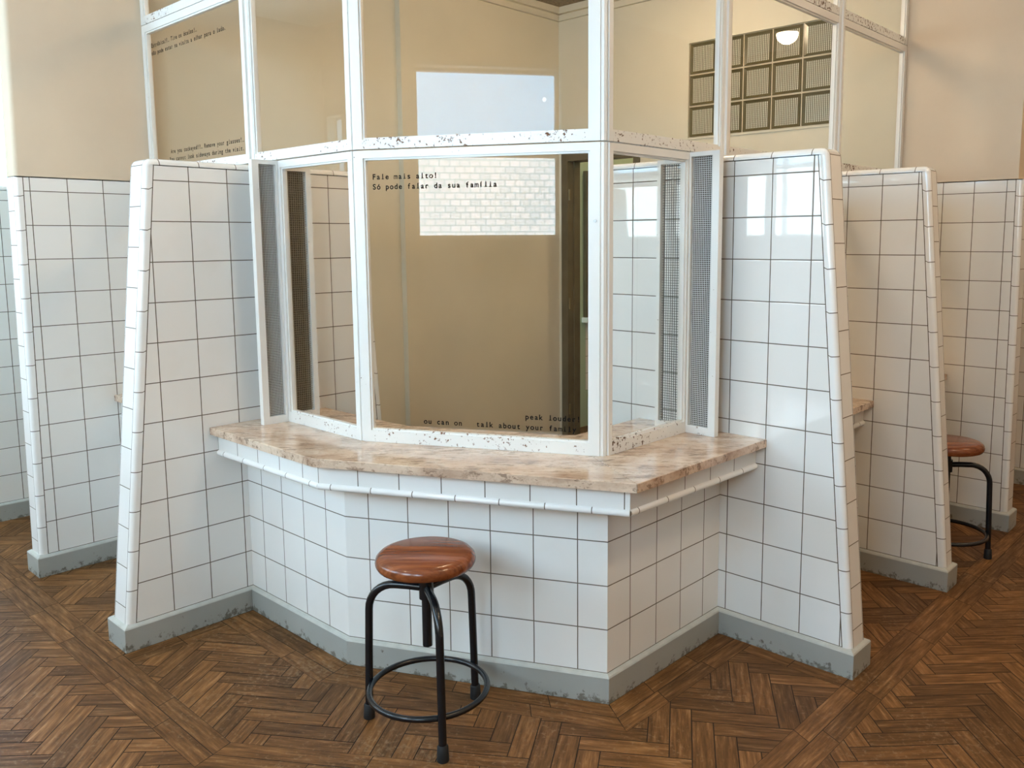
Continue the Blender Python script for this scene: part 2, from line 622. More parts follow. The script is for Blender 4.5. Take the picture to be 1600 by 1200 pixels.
def plinth_loft(mb, path, closed, h=ZPL, ch=0.011, out=PLY):
    """painted skirting along a plan path; 'outside' is on the right-hand side of the path"""
    P = [Vector(p) for p in path]
    n = len(P)
    nor = []
    for i in range(n):
        segs = []
        if closed or i > 0:
            d = (P[i] - P[i - 1]).normalized()
            segs.append(Vector((d.y, -d.x)))
        if closed or i < n - 1:
            d = (P[(i + 1) % n] - P[i]).normalized()
            segs.append(Vector((d.y, -d.x)))
        if len(segs) == 2:
            s = segs[0] + segs[1]
            nor.append(s * (2.0 / s.length_squared) if s.length > 1e-6 else segs[0])
        else:
            nor.append(segs[0])
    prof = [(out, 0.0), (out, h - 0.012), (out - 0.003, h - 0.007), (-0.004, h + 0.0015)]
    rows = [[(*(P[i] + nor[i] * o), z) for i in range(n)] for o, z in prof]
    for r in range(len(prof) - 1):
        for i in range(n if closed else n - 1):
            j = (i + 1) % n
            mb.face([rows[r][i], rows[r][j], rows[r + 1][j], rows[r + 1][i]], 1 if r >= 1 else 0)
    if closed:
        mb.face(rows[-1], 1)


def partition(root, axis, c0, thick, sgn, s_out, s_in, top, u0, trim_top=True, flat_end=False):
    """tiled screen wall. axis 'Y': runs along Y at X in [c0-thick, c0]; axis 'X': runs along X at Y in [c0, c0+thick].
    s_out / s_in: functions z -> coordinate of the outer / inner end."""
    r, fl, gr = 0.018, 0.032, 0.0035
    zb = ZPL - 0.005
    pts = []          # outline in (s, z), outer bottom -> outer top -> inner top -> inner bottom

    def corner(s, z, dirs):
        return (s, z)
    so_b, so_t, si_b, si_t = s_out(zb), s_out(top), s_in(zb), s_in(top)
    og = 1 if so_b > si_b else -1
    rc = 0.030 if trim_top else 0.004
    pts.append((so_b, zb))
    for k in range(5):
        a = k / 4 * math.pi / 2
        pts.append((so_t - og * (rc - rc * math.cos(a)), top - rc + rc * math.sin(a)))
    for k in range(5):
        a = k / 4 * math.pi / 2
        pts.append((si_t + og * (rc - rc * math.sin(a)), top - rc + rc * math.cos(a)))
    pts.append((si_b, zb))
    n = len(pts)
    ins = []
    for i in range(n):
        nn = []
        for a, b in ((i - 1, i), (i, i + 1)):
            if 0 <= a and b < n:
                d = Vector(pts[b]) - Vector(pts[a])
                if d.length > 1e-7:
                    d.normalize()
                    nn.append(Vector((d.y, -d.x)) * og)   # inward
        v = sum(nn, Vector((0, 0)))
        v = v * (len(nn) / v.length_squared) if len(nn) == 2 else nn[0]
        ins.append(-v if False else v)
    # make sure 'ins' points inwards (towards the middle of the outline)
    cen = Vector((sum(p[0] for p in pts) / n, top * 0.5))
    mid = n // 2
    if (Vector(pts[0]) + ins[0] * 0.1 - cen).length > (Vector(pts[0]) - cen).length:
        ins = [-v for v in ins]
    ins[0] = Vector((ins[0].x, 0))
    ins[-1] = Vector((ins[-1].x, 0))

    def off(i, d):
        p = Vector(pts[i]) + ins[i] * d
        if not trim_top and 0 < i < n - 1:
            p.y = min(max(p.y, top - 0.004), top) if d < 0.02 else top - 0.0005
        if trim_top and 0 < i < n - 1 and d > 0.018:
            p.y += (d - 0.018) * 0.6
        p.y = max(p.y, zb)
        return p

    def P3(sz, t):     # t: 0..1 across thickness; t=0 is the face towards the first booth
        s, z = sz
        if axis == 'Y':
            return (c0 - t, s, z)
        return (s, c0 + t, z)
    # cumulative length along the outline, for the joints of the trim
    L = [0.0]
    for i in range(1, n):
        L.append(L[-1] + (Vector(pts[i]) - Vector(pts[i - 1])).length)
    body, trim = MB(), MB()
    st = [(0.0, fl, 0)]
    for k in range(6):
        a = k / 5 * math.pi / 2
        st.append((r - r * math.cos(a), r - r * math.sin(a), 0))
    st.append((r + 0.0025, 0.0, 0))
    st2 = [(thick - t, d, 1) for t, d, _ in st[::-1]]
    gk = (len(st) - 2, len(st))
    allst = st + st2

    def quad(mb, a, b, c, d, mat, uv):
        mb.face([a, b, c, d], mat, uv)
    flip = (axis == 'Y') == (og > 0)
    for i in range(n - 1):
        for k in range(len(allst) - 1):
            t0, d0, g0 = allst[k]
            t1, d1, g1 = allst[k + 1]
            q = [P3(off(i, d0), t0), P3(off(i + 1, d0), t0), P3(off(i + 1, d1), t1), P3(off(i, d1), t1)]
            endf = (g0 == 0 and g1 == 1)
            o = 0.55 if endf else (0.12 if g0 == 0 else 0.77)
            va, vb = L[i] / 0.150 + o, L[i + 1] / 0.150 + o
            uv = [(0.5, va), (0.5, vb), (0.5, vb), (0.5, va)]
            if flip:
                q, uv = q[::-1], uv[::-1]
            trim.face(q, 1 if k in gk else 0, uv)
    for t, side in ((0.0, 0), (thick, 1)):
        # grout line ring then the tiled field
        for i in range(n - 1):
            q = [P3(off(i, fl), t), P3(off(i, fl + gr), t), P3(off(i + 1, fl + gr), t), P3(off(i + 1, fl), t)]
            if (side == 0) != flip:
                q = q[::-1]
            body.face(q, 1)
        poly = [off(i, fl + gr) for i in range(n)]
        fp = [P3(p, t) for p in poly]
        uv = [((p.x - u0) / PITCH, (p.y - ZPL) / 0.15) for p in poly]
        if (side == 1) != flip:
            fp, uv = fp[::-1], uv[::-1]
        body.face(fp, 0, uv)
    body.build('tile_face', [TILE, GROUT], root)
    tr = trim.build('rounded_edge_trim', [TRIM, GROUT], root, smooth=True)
    # plinth ring
    a, b = s_out(ZPL) + og * 0.0, s_in(ZPL)
    if axis == 'Y':
        ring = [(c0 - thick, a), (c0, a), (c0, b), (c0 - thick, b)]
    else:
        ring = [(a, c0), (a, c0 + thick), (b, c0 + thick), (b, c0)]
    ar = sum(ring[i][0] * ring[(i + 1) % 4][1] - ring[(i + 1) % 4][0] * ring[i][1] for i in range(4))
    if ar < 0:
        ring = ring[::-1]
    pm = MB()
    plinth_loft(pm, ring, True)
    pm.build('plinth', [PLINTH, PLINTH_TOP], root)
    return root


def out_L(z):
    return -(0.518 - 0.098 * z)


def out_R(z):
    return 2.094 - 0.086 * z


def in_L(z):
    return 0.132 + 0.60 - 0.065 * z


def in_R(z):
    return 1.44 - (0.60 - 0.065 * z)


# ------------------------------------------------------------------ floor
def clip_poly(poly, region):
    """Sutherland-Hodgman against a convex CCW region"""
    out = poly
    m = len(region)
    for i in range(m):
        a, b = region[i], region[(i + 1) % m]
        ex, ey = b[0] - a[0], b[1] - a[1]
        res = []
        for j in range(len(out)):
            p, q = out[j], out[(j + 1) % len(out)]
            sp = ex * (p[1] - a[1]) - ey * (p[0] - a[0])
            sq = ex * (q[1] - a[1]) - ey * (q[0] - a[0])
            if sp >= 0:
                res.append(p)
            if (sp >= 0) != (sq >= 0):
                t = sp / (sp - sq)
                res.append((p[0] + t * (q[0] - p[0]), p[1] + t * (q[1] - p[1])))
        out = res
        if len(out) < 3:
            return []
    return out


def ccw(p):
    ar = sum(p[i][0] * p[(i + 1) % len(p)][1] - p[(i + 1) % len(p)][0] * p[i][1] for i in range(len(p)))
    return p if ar > 0 else p[::-1]


FL = MB()
GAPW = 0.0017
PL, PW = 0.272, 0.068


def plank(poly, d, tone):
    """poly: plan polygon, d: unit vector of the grain"""
    ox, oy = random.random() * 50, random.random() * 50
    uv = [(p[0] * d[0] + p[1] * d[1] + ox, -p[0] * d[1] + p[1] * d[0] + oy) for p in poly]
    FL.face([(p[0], p[1], 0.0) for p in poly], 0, uv, tone)


def herringbone(region, ang, flipy=False, origin=(0, 0)):
    region = ccw(region)
    c, s = math.cos(ang), math.sin(ang)
    xs = [(p[0] - origin[0]) * c + (p[1] - origin[1]) * s for p in region]
    ys = [-(p[0] - origin[0]) * s + (p[1] - origin[1]) * c for p in region]
    f = -1 if flipy else 1
    if flipy:
        ys = [-y for y in ys]
    x0, x1, y0, y1 = min(xs) - 0.5, max(xs) + 0.5, min(ys) - 0.5, max(ys) + 0.5
    # k*(W,W) + m*(L,-L)
    mlo, mhi = int((x0 - y1) / 2 / PL) - 2, int((x1 - y0) / 2 / PL) + 2
    for m in range(mlo, mhi + 1):
        klo = int(min(x0 - m * PL, y0 + m * PL) / PW) - 5
        khi = int(max(x1 - m * PL, y1 + m * PL) / PW) + 5
        for k in range(klo, khi + 1):
            bx, by = k * PW + m * PL, k * PW - m * PL
            for hor in (True, False):
                if hor:
                    r = (bx, by, bx + PL, by + PW)
                else:
                    r = (bx, by + PW, bx + PW, by + PW + PL)
                if r[2] < x0 or r[0] > x1 or r[3] < y0 or r[1] > y1:
                    continue
                g = GAPW
                q = [(r[0] + g, r[1] + g), (r[2] - g, r[1] + g), (r[2] - g, r[3] - g), (r[0] + g, r[3] - g)]
                q = [(x, y * f) for x, y in q]
                q = [(origin[0] + x * c - y * s, origin[1] + x * s + y * c) for x, y in q]
                q = clip_poly(ccw(q), region)
                if len(q) >= 3:
                    rnd = random.Random(int(bx * 1000) * 7919 + int(by * 1000) * 104729 + hor + int(ang * 100))
                    d = (c, s) if hor else (-s, c)
                    plank(q, d, rnd.random())


def strip(A, B, C, D, n, gap=0.0014):
    """border row: quad A-B (one long edge) and D-C (other long edge), cut in n planks along its length"""
    A, B, C, D = Vector(A), Vector(B), Vector(C), Vector(D)
    d = (B - A).normalized()
    nn = Vector((-d.y, d.x))
    if (D - A).dot(nn) < 0:
        nn = -nn
    cuts = [0.0]
    for i in range(1, n):
        cuts.append((i + random.uniform(-0.25, 0.25)) / n)
    cuts.append(1.0)
    for i in range(n):
        a, b = cuts[i], cuts[i + 1]
        e0 = gap / max((B - A).length, 0.01)
        p = [A.lerp(B, a + e0) + nn * gap, A.lerp(B, b - e0) + nn * gap, D.lerp(C, b - e0) - nn * gap, D.lerp(C, a + e0) - nn * gap]
        plank(ccw([tuple(v) for v in p]), tuple(d), random.random() * 0.8 + 0.1)


SA = (0.857, 0.0)
# long double strips in front of the partitions
y1s, y2s, y3s = -0.535, -0.601, -0.667
x1s, x2s, x3s = 2.086, 2.154, 2.224
A1, A2, A3 = (0.838, y1s), (0.857, y2s), (0.876, y3s)
B1, B2, B3 = (x1s, 0.290), (x2s, 0.258), (x3s, 0.226)
XL, YU = -4.4, 7.4
strip((XL, y1s), A1, A2, (XL, y2s), 14)
strip((XL, y2s), A2, A3, (XL, y3s), 14)
strip(A1, B1, B2, A2, 4)
strip(A2, B2, B3, A3, 4)
strip(B1, (x1s, YU), (x2s, YU), B2, 17)
strip(B2, (x2s, YU), (x3s, YU), B3, 17)
# outside the strips
a45 = math.radians(45)
ab = math.radians(33.5)
herringbone([(XL, y3s), (XL, -3.0), (1.6, -3.0), A3], a45, True, (0.02, -0.73))
herringbone([A3, (1.6, -3.0), (4.9, -3.0), (4.9, -1.2), B3], a45, True, (0.02, -0.73))
herringbone([B3, (4.9, -1.2), (4.9, 5.0), (x3s, 5.0)], a45, False, (2.3, 0.85))
herringbone([(x3s, 5.0), (4.9, 5.0), (4.9, YU), (x3s, YU)], a45, False, (2.3, 0.85))
# main booth: border rows then herringbone at the angle of the long side
bw = 0.070


def off_path(o):
    # the base path (0,0)-(0.692,0)-(1.552,0.418)-(1.552,1.11) pushed outwards by o
    d = Vector((0.860, 0.418)).normalized()
    n = Vector((d.y, -d.x))
    t1 = math.tan(math.atan2(0.418, 0.860) / 2)
    t2 = math.tan((math.pi / 2 - math.atan2(0.418, 0.860)) / 2)
    return [(0.0, -o), (0.692 + o * t1, -o), (1.552 + o, 0.418 - o * t2), (1.552 + o, 1.11)]


rows = [off_path(PLY), off_path(PLY + bw), off_path(PLY + 2 * bw)]
RBY = 1.098 - 0.070
LBX = 0.012 + 0.050
for k in (0, 1):
    a, b = rows[k], rows[k + 1]
    strip((PLY + 0.002, a[0][1]), a[1], b[1], (PLY + 0.002, b[0][1]), 3)
    strip(a[1], a[2], b[2], b[1], 4)
    strip(a[2], (a[3][0], 1.098), (b[3][0], 1.098), b[2], 3)
c2 = rows[2]
strip((c2[3][0], 1.098), (x1s, 1.098), (x1s, RBY), (c2[3][0], RBY), 2)
strip((PLY, c2[0][1]), (PLY, y1s), (LBX, y1s), (LBX, c2[0][1]), 2)
strip((LBX, c2[0][1]), (LBX, y1s), (LBX + 0.05, y1s), (LBX + 0.05, c2[0][1]), 2)
IX = LBX + 0.05
org = (1.516 + 0.004, 0.227)
herringbone([(IX, y1s), A1, c2[1], (IX, c2[1][1])], ab, True, org)
herringbone([A1, B1, c2[2], c2[1]], ab, True, org)
herringbone([B1, (x1s, RBY), (c2[2][0], RBY), c2[2]], ab, True, org)
# side booths
herringbone([(XL, y1s), (0.012, y1s), (0.012, 0.14), (XL, 0.14)], a45, False, (-0.6, -0.4))
herringbone([(XL, 0.14), (-1.19, 0.14), (-1.19, 1.6), (XL, 1.6)], a45, False, (-0.6, -0.4))
herringbone([(1.44, 1.098), (x1s, 1.098), (x1s, YU), (1.44, YU)], a45, True, (1.9, 1.6))
# inside the enclosure and the passage behind its door
herringbone([(-1.10, 0.25), (1.10, 0.25), (1.35, 0.45), (1.35, 3.12), (-1.10, 3.12)], a45, True, (0, 1.5))
herringbone([(-1.19, 3.12), (1.30, 3.12), (1.30, 4.7), (-1.19, 4.7)], a45, True, (0, 1.5))
FL.box((XL - 0.2, -3.2, -0.10), (5.2, YU + 0.2, -0.0015), 1)
struct(FL.build('floor', [PARQ, GAP], weld=False))


# ------------------------------------------------------------------ walls, ceilings
def wall_cells(axis, pos, t, u0, u1, z0, z1, holes, mat, name, u_is_first=True):
    """wall slab with rectangular holes; axis 'Y' = plane at Y=pos (towards pos+t), runs along X"""
    us = sorted({u0, u1, *[h[0] for h in holes], *[h[1] for h in holes]})
    zs = sorted({z0, z1, *[h[2] for h in holes], *[h[3] for h in holes]})
    us = [u for u in us if u0 <= u <= u1]
    zs = [z for z in zs if z0 <= z <= z1]
    mb = MB()

    def hole(i, j):
        if i < 0 or j < 0 or i >= len(us) - 1 or j >= len(zs) - 1:
            return True
        um, zm = (us[i] + us[i + 1]) / 2, (zs[j] + zs[j + 1]) / 2
        return any(h[0] < um < h[1] and h[2] < zm < h[3] for h in holes)

    def P(u, w, z):
        return (u, pos + w, z) if axis == 'Y' else (pos + w, u, z)
    for i in range(len(us) - 1):
        for j in range(len(zs) - 1):
            if hole(i, j):
                continue
            a, b, c, d = us[i], us[i + 1], zs[j], zs[j + 1]
            mb.face([P(a, 0, c), P(b, 0, c), P(b, 0, d), P(a, 0, d)])
            mb.face([P(a, t, c), P(a, t, d), P(b, t, d), P(b, t, c)])
            if hole(i - 1, j):
                mb.face([P(a, 0, c), P(a, 0, d), P(a, t, d), P(a, t, c)])
            if hole(i + 1, j):
                mb.face([P(b, 0, c), P(b, t, c), P(b, t, d), P(b, 0, d)])
            if hole(i, j - 1):
                mb.face([P(a, 0, c), P(a, t, c), P(b, t, c), P(b, 0, c)])
            if hole(i, j + 1):
                mb.face([P(a, 0, d), P(b, 0, d), P(b, t, d), P(a, t, d)])
    return struct(mb.build(name, mat))


H_OUT, H_IN = 3.62, 3.17
LWIN = (-0.20, 1.30, 1.90, 3.40)
wall_cells('Y', Y_WIN, -0.22, -4.4, 4.9, 0, H_OUT, [(a, b, WIN_Z0, WIN_Z1) for a, b in WINDOWS], PL_OUT, 'wall_front')
wall_cells('X', 4.9, 0.15, -3.0, 7.4, 0, H_OUT, [], PL_OUT, 'wall_right')
wall_cells('X', -4.4, -0.20, -3.0, 1.6, 0, H_OUT, [LWIN], PL_OUT, 'wall_far_left')
wall_cells('Y', 1.6, 0.12, -4.4, -1.19, 0, H_OUT, [], PL_OUT, 'wall_left_end')
wall_cells('Y', 7.4, 0.15, 1.3, 4.9, 0, H_OUT, [], PL_OUT, 'wall_right_end')
m = MB()
m.box((-4.6, -3.25, H_OUT), (5.05, 7.55, H_OUT + 0.12))
struct(m.build('ceiling', PL_WHITE))
# crown moulding of the outer room
m = MB()
for z0, z1, d in ((H_OUT - 0.13, H_OUT - 0.06, 0.03), (H_OUT - 0.06, H_OUT, 0.075)):
    m.box((-4.4, Y_WIN, z0), (4.9, Y_WIN + d, z1))
struct(m.build('trim_1', PL_OUT))

# left full-height wall (plane X=-1.04), tiled in front of the glazing
wl = MB()
yt = [(-0.4655, 1.8135), (-0.452, 2.55), (-0.437, H_OUT)]
prof = [(0.165, 1.8135), *yt, (0.165, H_OUT)]
x0, x1 = -1.165, -1.040
rr = 0.018
for (ya, za), (yb, zb_) in zip(yt[:-1], yt[1:]):
    for k in range(6):
        a0, a1 = k / 6 * math.pi, (k + 1) / 6 * math.pi

        def pos(a, y):
            if a <= math.pi / 2:
                return (x0 + rr - rr * math.cos(a), y + rr - rr * math.sin(a))
            return (x1 - rr - rr * math.cos(a), y + rr - rr * math.sin(a))
        if k == 3:
            p, q = (x0 + rr, ya), (x1 - rr, ya)
            wl.face([(*p, za), (*q, za), (x1 - rr, yb, zb_), (x0 + rr, yb, zb_)])
        p, q, s, t = pos(a0, ya), pos(a1 - 1e-9 if k == 2 else a1, ya), pos(a1 - 1e-9 if k == 2 else a1, yb), pos(a0 + (1e-9 if k == 3 else 0), yb)
        if k == 3:
            p = pos(a0 + 1e-9, ya)
        wl.face([(*p, za), (*q, za), (*s, zb_), (*t, zb_)])
    wl.face([(x1, ya + rr, za), (x1, 0.165, za), (x1, 0.165, zb_), (x1, yb + rr, zb_)])
    wl.face([(x0, ya + rr, za), (x0, yb + rr, zb_), (x0, 0.165, zb_), (x0, 0.165, za)])
wall_l = struct(wl.build('wall_left', PL_OUT, smooth=True))
LF = 0.125
partition(wall_l, 'Y', -1.04, LF, 1, lambda z: -(0.488 - 0.0115 * z), lambda z: 0.145, 1.8125, -0.256, trim_top=False)
# inner continuation of the left wall with a shallow recess
m = MB()
m.box((-1.21, 0.165, 0), (-1.085, 1.66, H_OUT))
m.box((-1.21, 1.66, 0), (-1.040, 3.10, H_OUT))
struct(m.build('wall_left', PL_IN))
# back wall (plane Y=3.1): outer part, tiled below
wb = MB()
wb.box((1.41, 3.10, 1.8135), (2.03, 3.22, H_OUT))
wall_b = struct(wb.build('wall_back', PL_OUT))
partition(wall_b, 'X', 3.10, 0.12, 1, lambda z: 2.075 - 0.012 * z, lambda z: 1.42, 1.8125, 1.827, trim_top=False)
DOOR = (-0.96, -0.30, 0.0, 2.14)
GBX = (0.084, 1.050, 2.172, 2.762)
wall_cells('Y', 3.10, 0.12, -1.04, 1.41, 0, H_OUT, [DOOR, GBX], PL_IN, 'wall_back')
# passage behind the door
wall_cells('Y', 4.70, 0.10, -1.21, 1.41, 0, H_IN, [], PL_GREEN, 'wall_passage')
wall_cells('X', -1.21, 0.02, 3.22, 4.70, 0, H_IN, [], PL_GREEN, 'wall_passage_left')
wall_cells('X', 1.30, 0.11, 3.22, 7.4, 0, H_OUT, [], PL_OUT, 'wall_passage_right')
# header over the glazing
m = MB()
pth = [(-1.04, GL_Y), P1, P2, (GL_X, 3.10)]
for a, b in zip(pth[:-1], pth[1:]):
    m.bar(a, b, H_IN - 0.04, H_OUT, 0.06)
struct(m.build('wall_header', PL_OUT))
m = MB()
m.prism([(-1.2, 0.14), (0.65, 0.14), (1.43, 0.535), (1.43, 4.7), (-1.2, 4.7)], H_IN, H_IN + 0.05)
struct(m.build('ceiling', CORK))
# cornice inside the enclosure
m = MB()
for z0, z1, d in ((H_IN - 0.085, H_IN - 0.045, 0.022), (H_IN - 0.045, H_IN, 0.055)):
    m.box((-1.085, 0.165, z0), (-1.085 + d + 0.045, 3.10, z1))
    m.box((-1.04, 3.10 - d, z0), (1.41, 3.10, z1))
struct(m.build('trim_2', PL_IN))

# ------------------------------------------------------------------ partitions
t = thing('tiled_partition', 'white tiled partition left of the main counter, its pale narrow end facing the viewer', 'partition', (-0.06, 0.0, 0.0), 'tiled booth partitions')
partition(t, 'Y', 0.0, 0.135, 1, out_L, in_L, TOPZ, -0.025)
t = thing('tiled_partition', 'white tiled partition right of the main counter, with window reflections in its glaze', 'partition', (1.44, 1.17, 0.0), 'tiled booth partitions')
partition(t, 'X', 1.11, 0.122, 1, out_R, in_R, TOPZ, 1.585)
t = thing('tiled_partition', 'white tiled partition in the right background, in front of the half hidden stool', 'partition', (1.44, 2.16, 0.0), 'tiled booth partitions')
partition(t, 'X', 2.10, 0.10, 1, out_R, in_R, 1.824, 1.741)
t = thing('tiled_partition', 'white tiled partition cut by the left picture edge, farthest left', 'partition', (-2.14, 0.3, 0.0), 'tiled booth partitions')
partition(t, 'Y', -2.08, 0.125, 1, out_L, lambda z: 1.58, TOPZ, -0.256)
t = thing('tiled_partition', 'narrow slice of white tiled partition at the right picture edge, beyond the stool', 'partition', (1.6, 4.16, 0.0), 'tiled booth partitions')
partition(t, 'X', 4.10, 0.10, 1, lambda z: 2.075 - 0.012 * z, lambda z: 1.43, 1.808, 1.741)


# ------------------------------------------------------------------ counters
def tile_run(mb, path, z0, z1, phases, mat=0):
    for i in range(len(path) - 1):
        a, b = Vector(path[i]), Vector(path[i + 1])
        l = (b - a).length
        ph = phases[i]
        mb.face([(*a, z0), (*b, z0), (*b, z1), (*a, z1)], mat,
                [(-ph / PITCH, (z0 - ZPL) / 0.15), ((l - ph) / PITCH, (z0 - ZPL) / 0.15), ((l - ph) / PITCH, (z1 - ZPL) / 0.15), (-ph / PITCH, (z1 - ZPL) / 0.15)])


def counter(label_b, label_t, loc, base, base_ph, base_in, apron, slab_polys, apron_ph, slab_labels=None, grp_b='tiled counter bases', grp_t='stone counter tops'):
    t = thing('counter_base', label_b, 'counter', loc, grp_b)
    mb = MB()
    tile_run(mb, base, ZPL - 0.004, 0.70, base_ph)
    ring_ = [*base, *base_in[::-1]]
    ring_ = ccw(ring_)
    mb.face([(*p, 0.70) for p in ring_])
    mb.face([(*p, ZPL - 0.004) for p in ring_[::-1]])
    for a, b in ((base[-1], base_in[-1]), (base_in[0], base[0])):
        mb.face([(*a, ZPL - 0.004), (*b, ZPL - 0.004), (*b, 0.70), (*a, 0.70)])
    path_in = base_in
    for i in range(len(path_in) - 1):
        a, b = path_in[i + 1], path_in[i]
        l = (Vector(b) - Vector(a)).length
        mb.face([(*a, ZPL - 0.004), (*b, ZPL - 0.004), (*b, 0.70), (*a, 0.70)], 0, [(0, 0), (l / PITCH, 0), (l / PITCH, 4), (0, 4)])
    mb.build('tile_face', TILE, t)
    pm = MB()
    plinth_loft(pm, base, False)
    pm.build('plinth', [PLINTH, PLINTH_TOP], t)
    ap = MB()
    zl, zh = 0.694, 0.7665
    for i in range(len(apron) - 1):
        a, b = Vector(apron[i]), Vector(apron[i + 1])
        l = (b - a).length
        ph = apron_ph[i]
        u0, u1 = -ph / PITCH, (l - ph) / PITCH
        ap.face([(*a, zl), (*b, zl), (*b, zh), (*a, zh)], 0, [(u0, .25), (u1, .25), (u1, .75), (u0, .75)])
    # soffit between the apron and the base
    for i in range(len(apron) - 1):
        ap.face([(*base[i], zl + 0.001), (*base[i + 1], zl + 0.001), (*apron[i + 1], zl + 0.001), (*apron[i], zl + 0.001)], 1)
    ap.build('apron_tiles', [TILE, PL_WHITE], t)
    mo = MB()
    P = [Vector(p) for p in apron]
    pts, vv = [], 0.0
    nseg = 8
    for i in range(len(apron) - 1):
        a, b = P[i], P[i + 1]
        l = (b - a).length
        d = (b - a).normalized()
        n = Vector((d.y, -d.x))
        r = 0.0125
        for k in range(nseg):
            a0, a1 = math.pi * k / nseg, math.pi * (k + 1) / nseg
            q = []
            for (p, ang) in ((a, a0), (b, a0), (b, a1), (a, a1)):
                e = p + n * (r * math.sin(ang) - 0.004)
                q.append((e.x, e.y, zl + 0.001 - r * 0.95 * math.cos(ang) * 1.0 - 0.006))
            ph = apron_ph[i] + 0.05
            mo.face(q, 0, [(0.5, -ph / PITCH), (0.5, (l - ph) / PITCH), (0.5, (l - ph) / PITCH), (0.5, -ph / PITCH)])
    mo.build('rounded_moulding', TRIM, t, smooth=True)
    s = thing('stone_countertop', label_t, 'countertop', (loc[0], loc[1], 0.7675), grp_t)
    for poly in slab_polys:
        sb = MB()
        poly = ccw(poly)
        c = 0.002
        # slab with small arris
        cen = Vector((sum(p[0] for p in poly) / len(poly), sum(p[1] for p in poly) / len(poly)))
        zb_, zt_ = 0.7675, 0.797
        nn = len(poly)
        inn = []
        for i in range(nn):
            p0, p1, p2 = Vector(poly[i - 1]), Vector(poly[i]), Vector(poly[(i + 1) % nn])
            d0, d1 = (p1 - p0).normalized(), (p2 - p1).normalized()
            n0, n1 = Vector((-d0.y, d0.x)), Vector((-d1.y, d1.x))
            sv = n0 + n1
            inn.append(p1 + sv * (2 / sv.length_squared) * c)
        for i in range(nn):
            j = (i + 1) % nn
            sb.face([(*poly[i], zb_), (*poly[j], zb_), (*poly[j], zt_ - c), (*poly[i], zt_ - c)])
            sb.face([(*poly[i], zt_ - c), (*poly[j], zt_ - c), (*inn[j], zt_), (*inn[i], zt_)])
        sb.face([(*p, zt_) for p in inn])
        sb.face([(*p, zb_) for p in poly[::-1]])
        sb.build('stone_slab', MARBLE, s)
    return t, s


BASE = [(0.0008, 0.0), (0.692, 0.0), (1.552, 0.418), (1.552, 1.1092)]
counter('white tiled counter base of the main booth, behind the wooden-seat stool', 'pinkish brown stone countertop of the main booth, with three visible edges',
        (0.8, 0.6, 0.0), BASE, [0.109, 0.093, 0.123],
        [(0.0008, 0.25), (0.60, 0.25), (1.31, 0.60), (1.31, 1.1092)],
        [(0.0008, -0.118), (0.708, -0.113), (1.683, 0.362), (1.700, 1.1092)],
        [[(0.001, -0.150), (0.728, -0.146), (1.7265, 0.336), (1.12, 0.660), (0.575, 0.390), (0.50, 0.378), (0.001, 0.378)],
         [(1.728, 0.3375), (1.742, 1.109), (1.168, 1.109), (1.172, 0.700), (1.122, 0.661)]],
        [0.0, 0.0, 0.14])
counter('white tiled counter base in the booth behind the left partition', 'stone countertop whose corner shows behind the left partition',
        (-0.6, 0.1, 0.0), [(-1.04, 0.0), (-0.136, 0.0)], [0.1], [(-1.04, 0.25), (-0.136, 0.25)],
        [(-1.04, -0.09), (-0.136, -0.09)],
        [[(-1.039, -0.118), (-0.137, -0.118), (-0.137, 0.378), (-1.039, 0.378)]], [0.0])
counter('white tiled counter base in the booth behind the right partition', 'stone countertop whose end shows just right of the right partition',
        (1.5, 1.7, 0.0), [(1.552, 1.233), (1.552, 2.10)], [0.1], [(1.31, 1.233), (1.31, 2.10)],
        [(1.700, 1.233), (1.700, 2.10)],
        [[(1.744, 1.234), (1.744, 2.099), (1.17, 2.099), (1.17, 1.234)]], [0.0])
counter('white tiled counter base in the farthest right booth beside the half hidden stool', 'stone countertop above the half hidden stool, only its tip in view',
        (1.5, 2.65, 0.0), [(1.552, 2.201), (1.552, 3.099)], [0.1], [(1.31, 2.201), (1.31, 3.099)],
        [(1.700, 2.201), (1.700, 3.099)],
        [[(1.744, 2.202), (1.744, 3.098), (1.17, 3.098), (1.17, 2.202)]], [0.0])


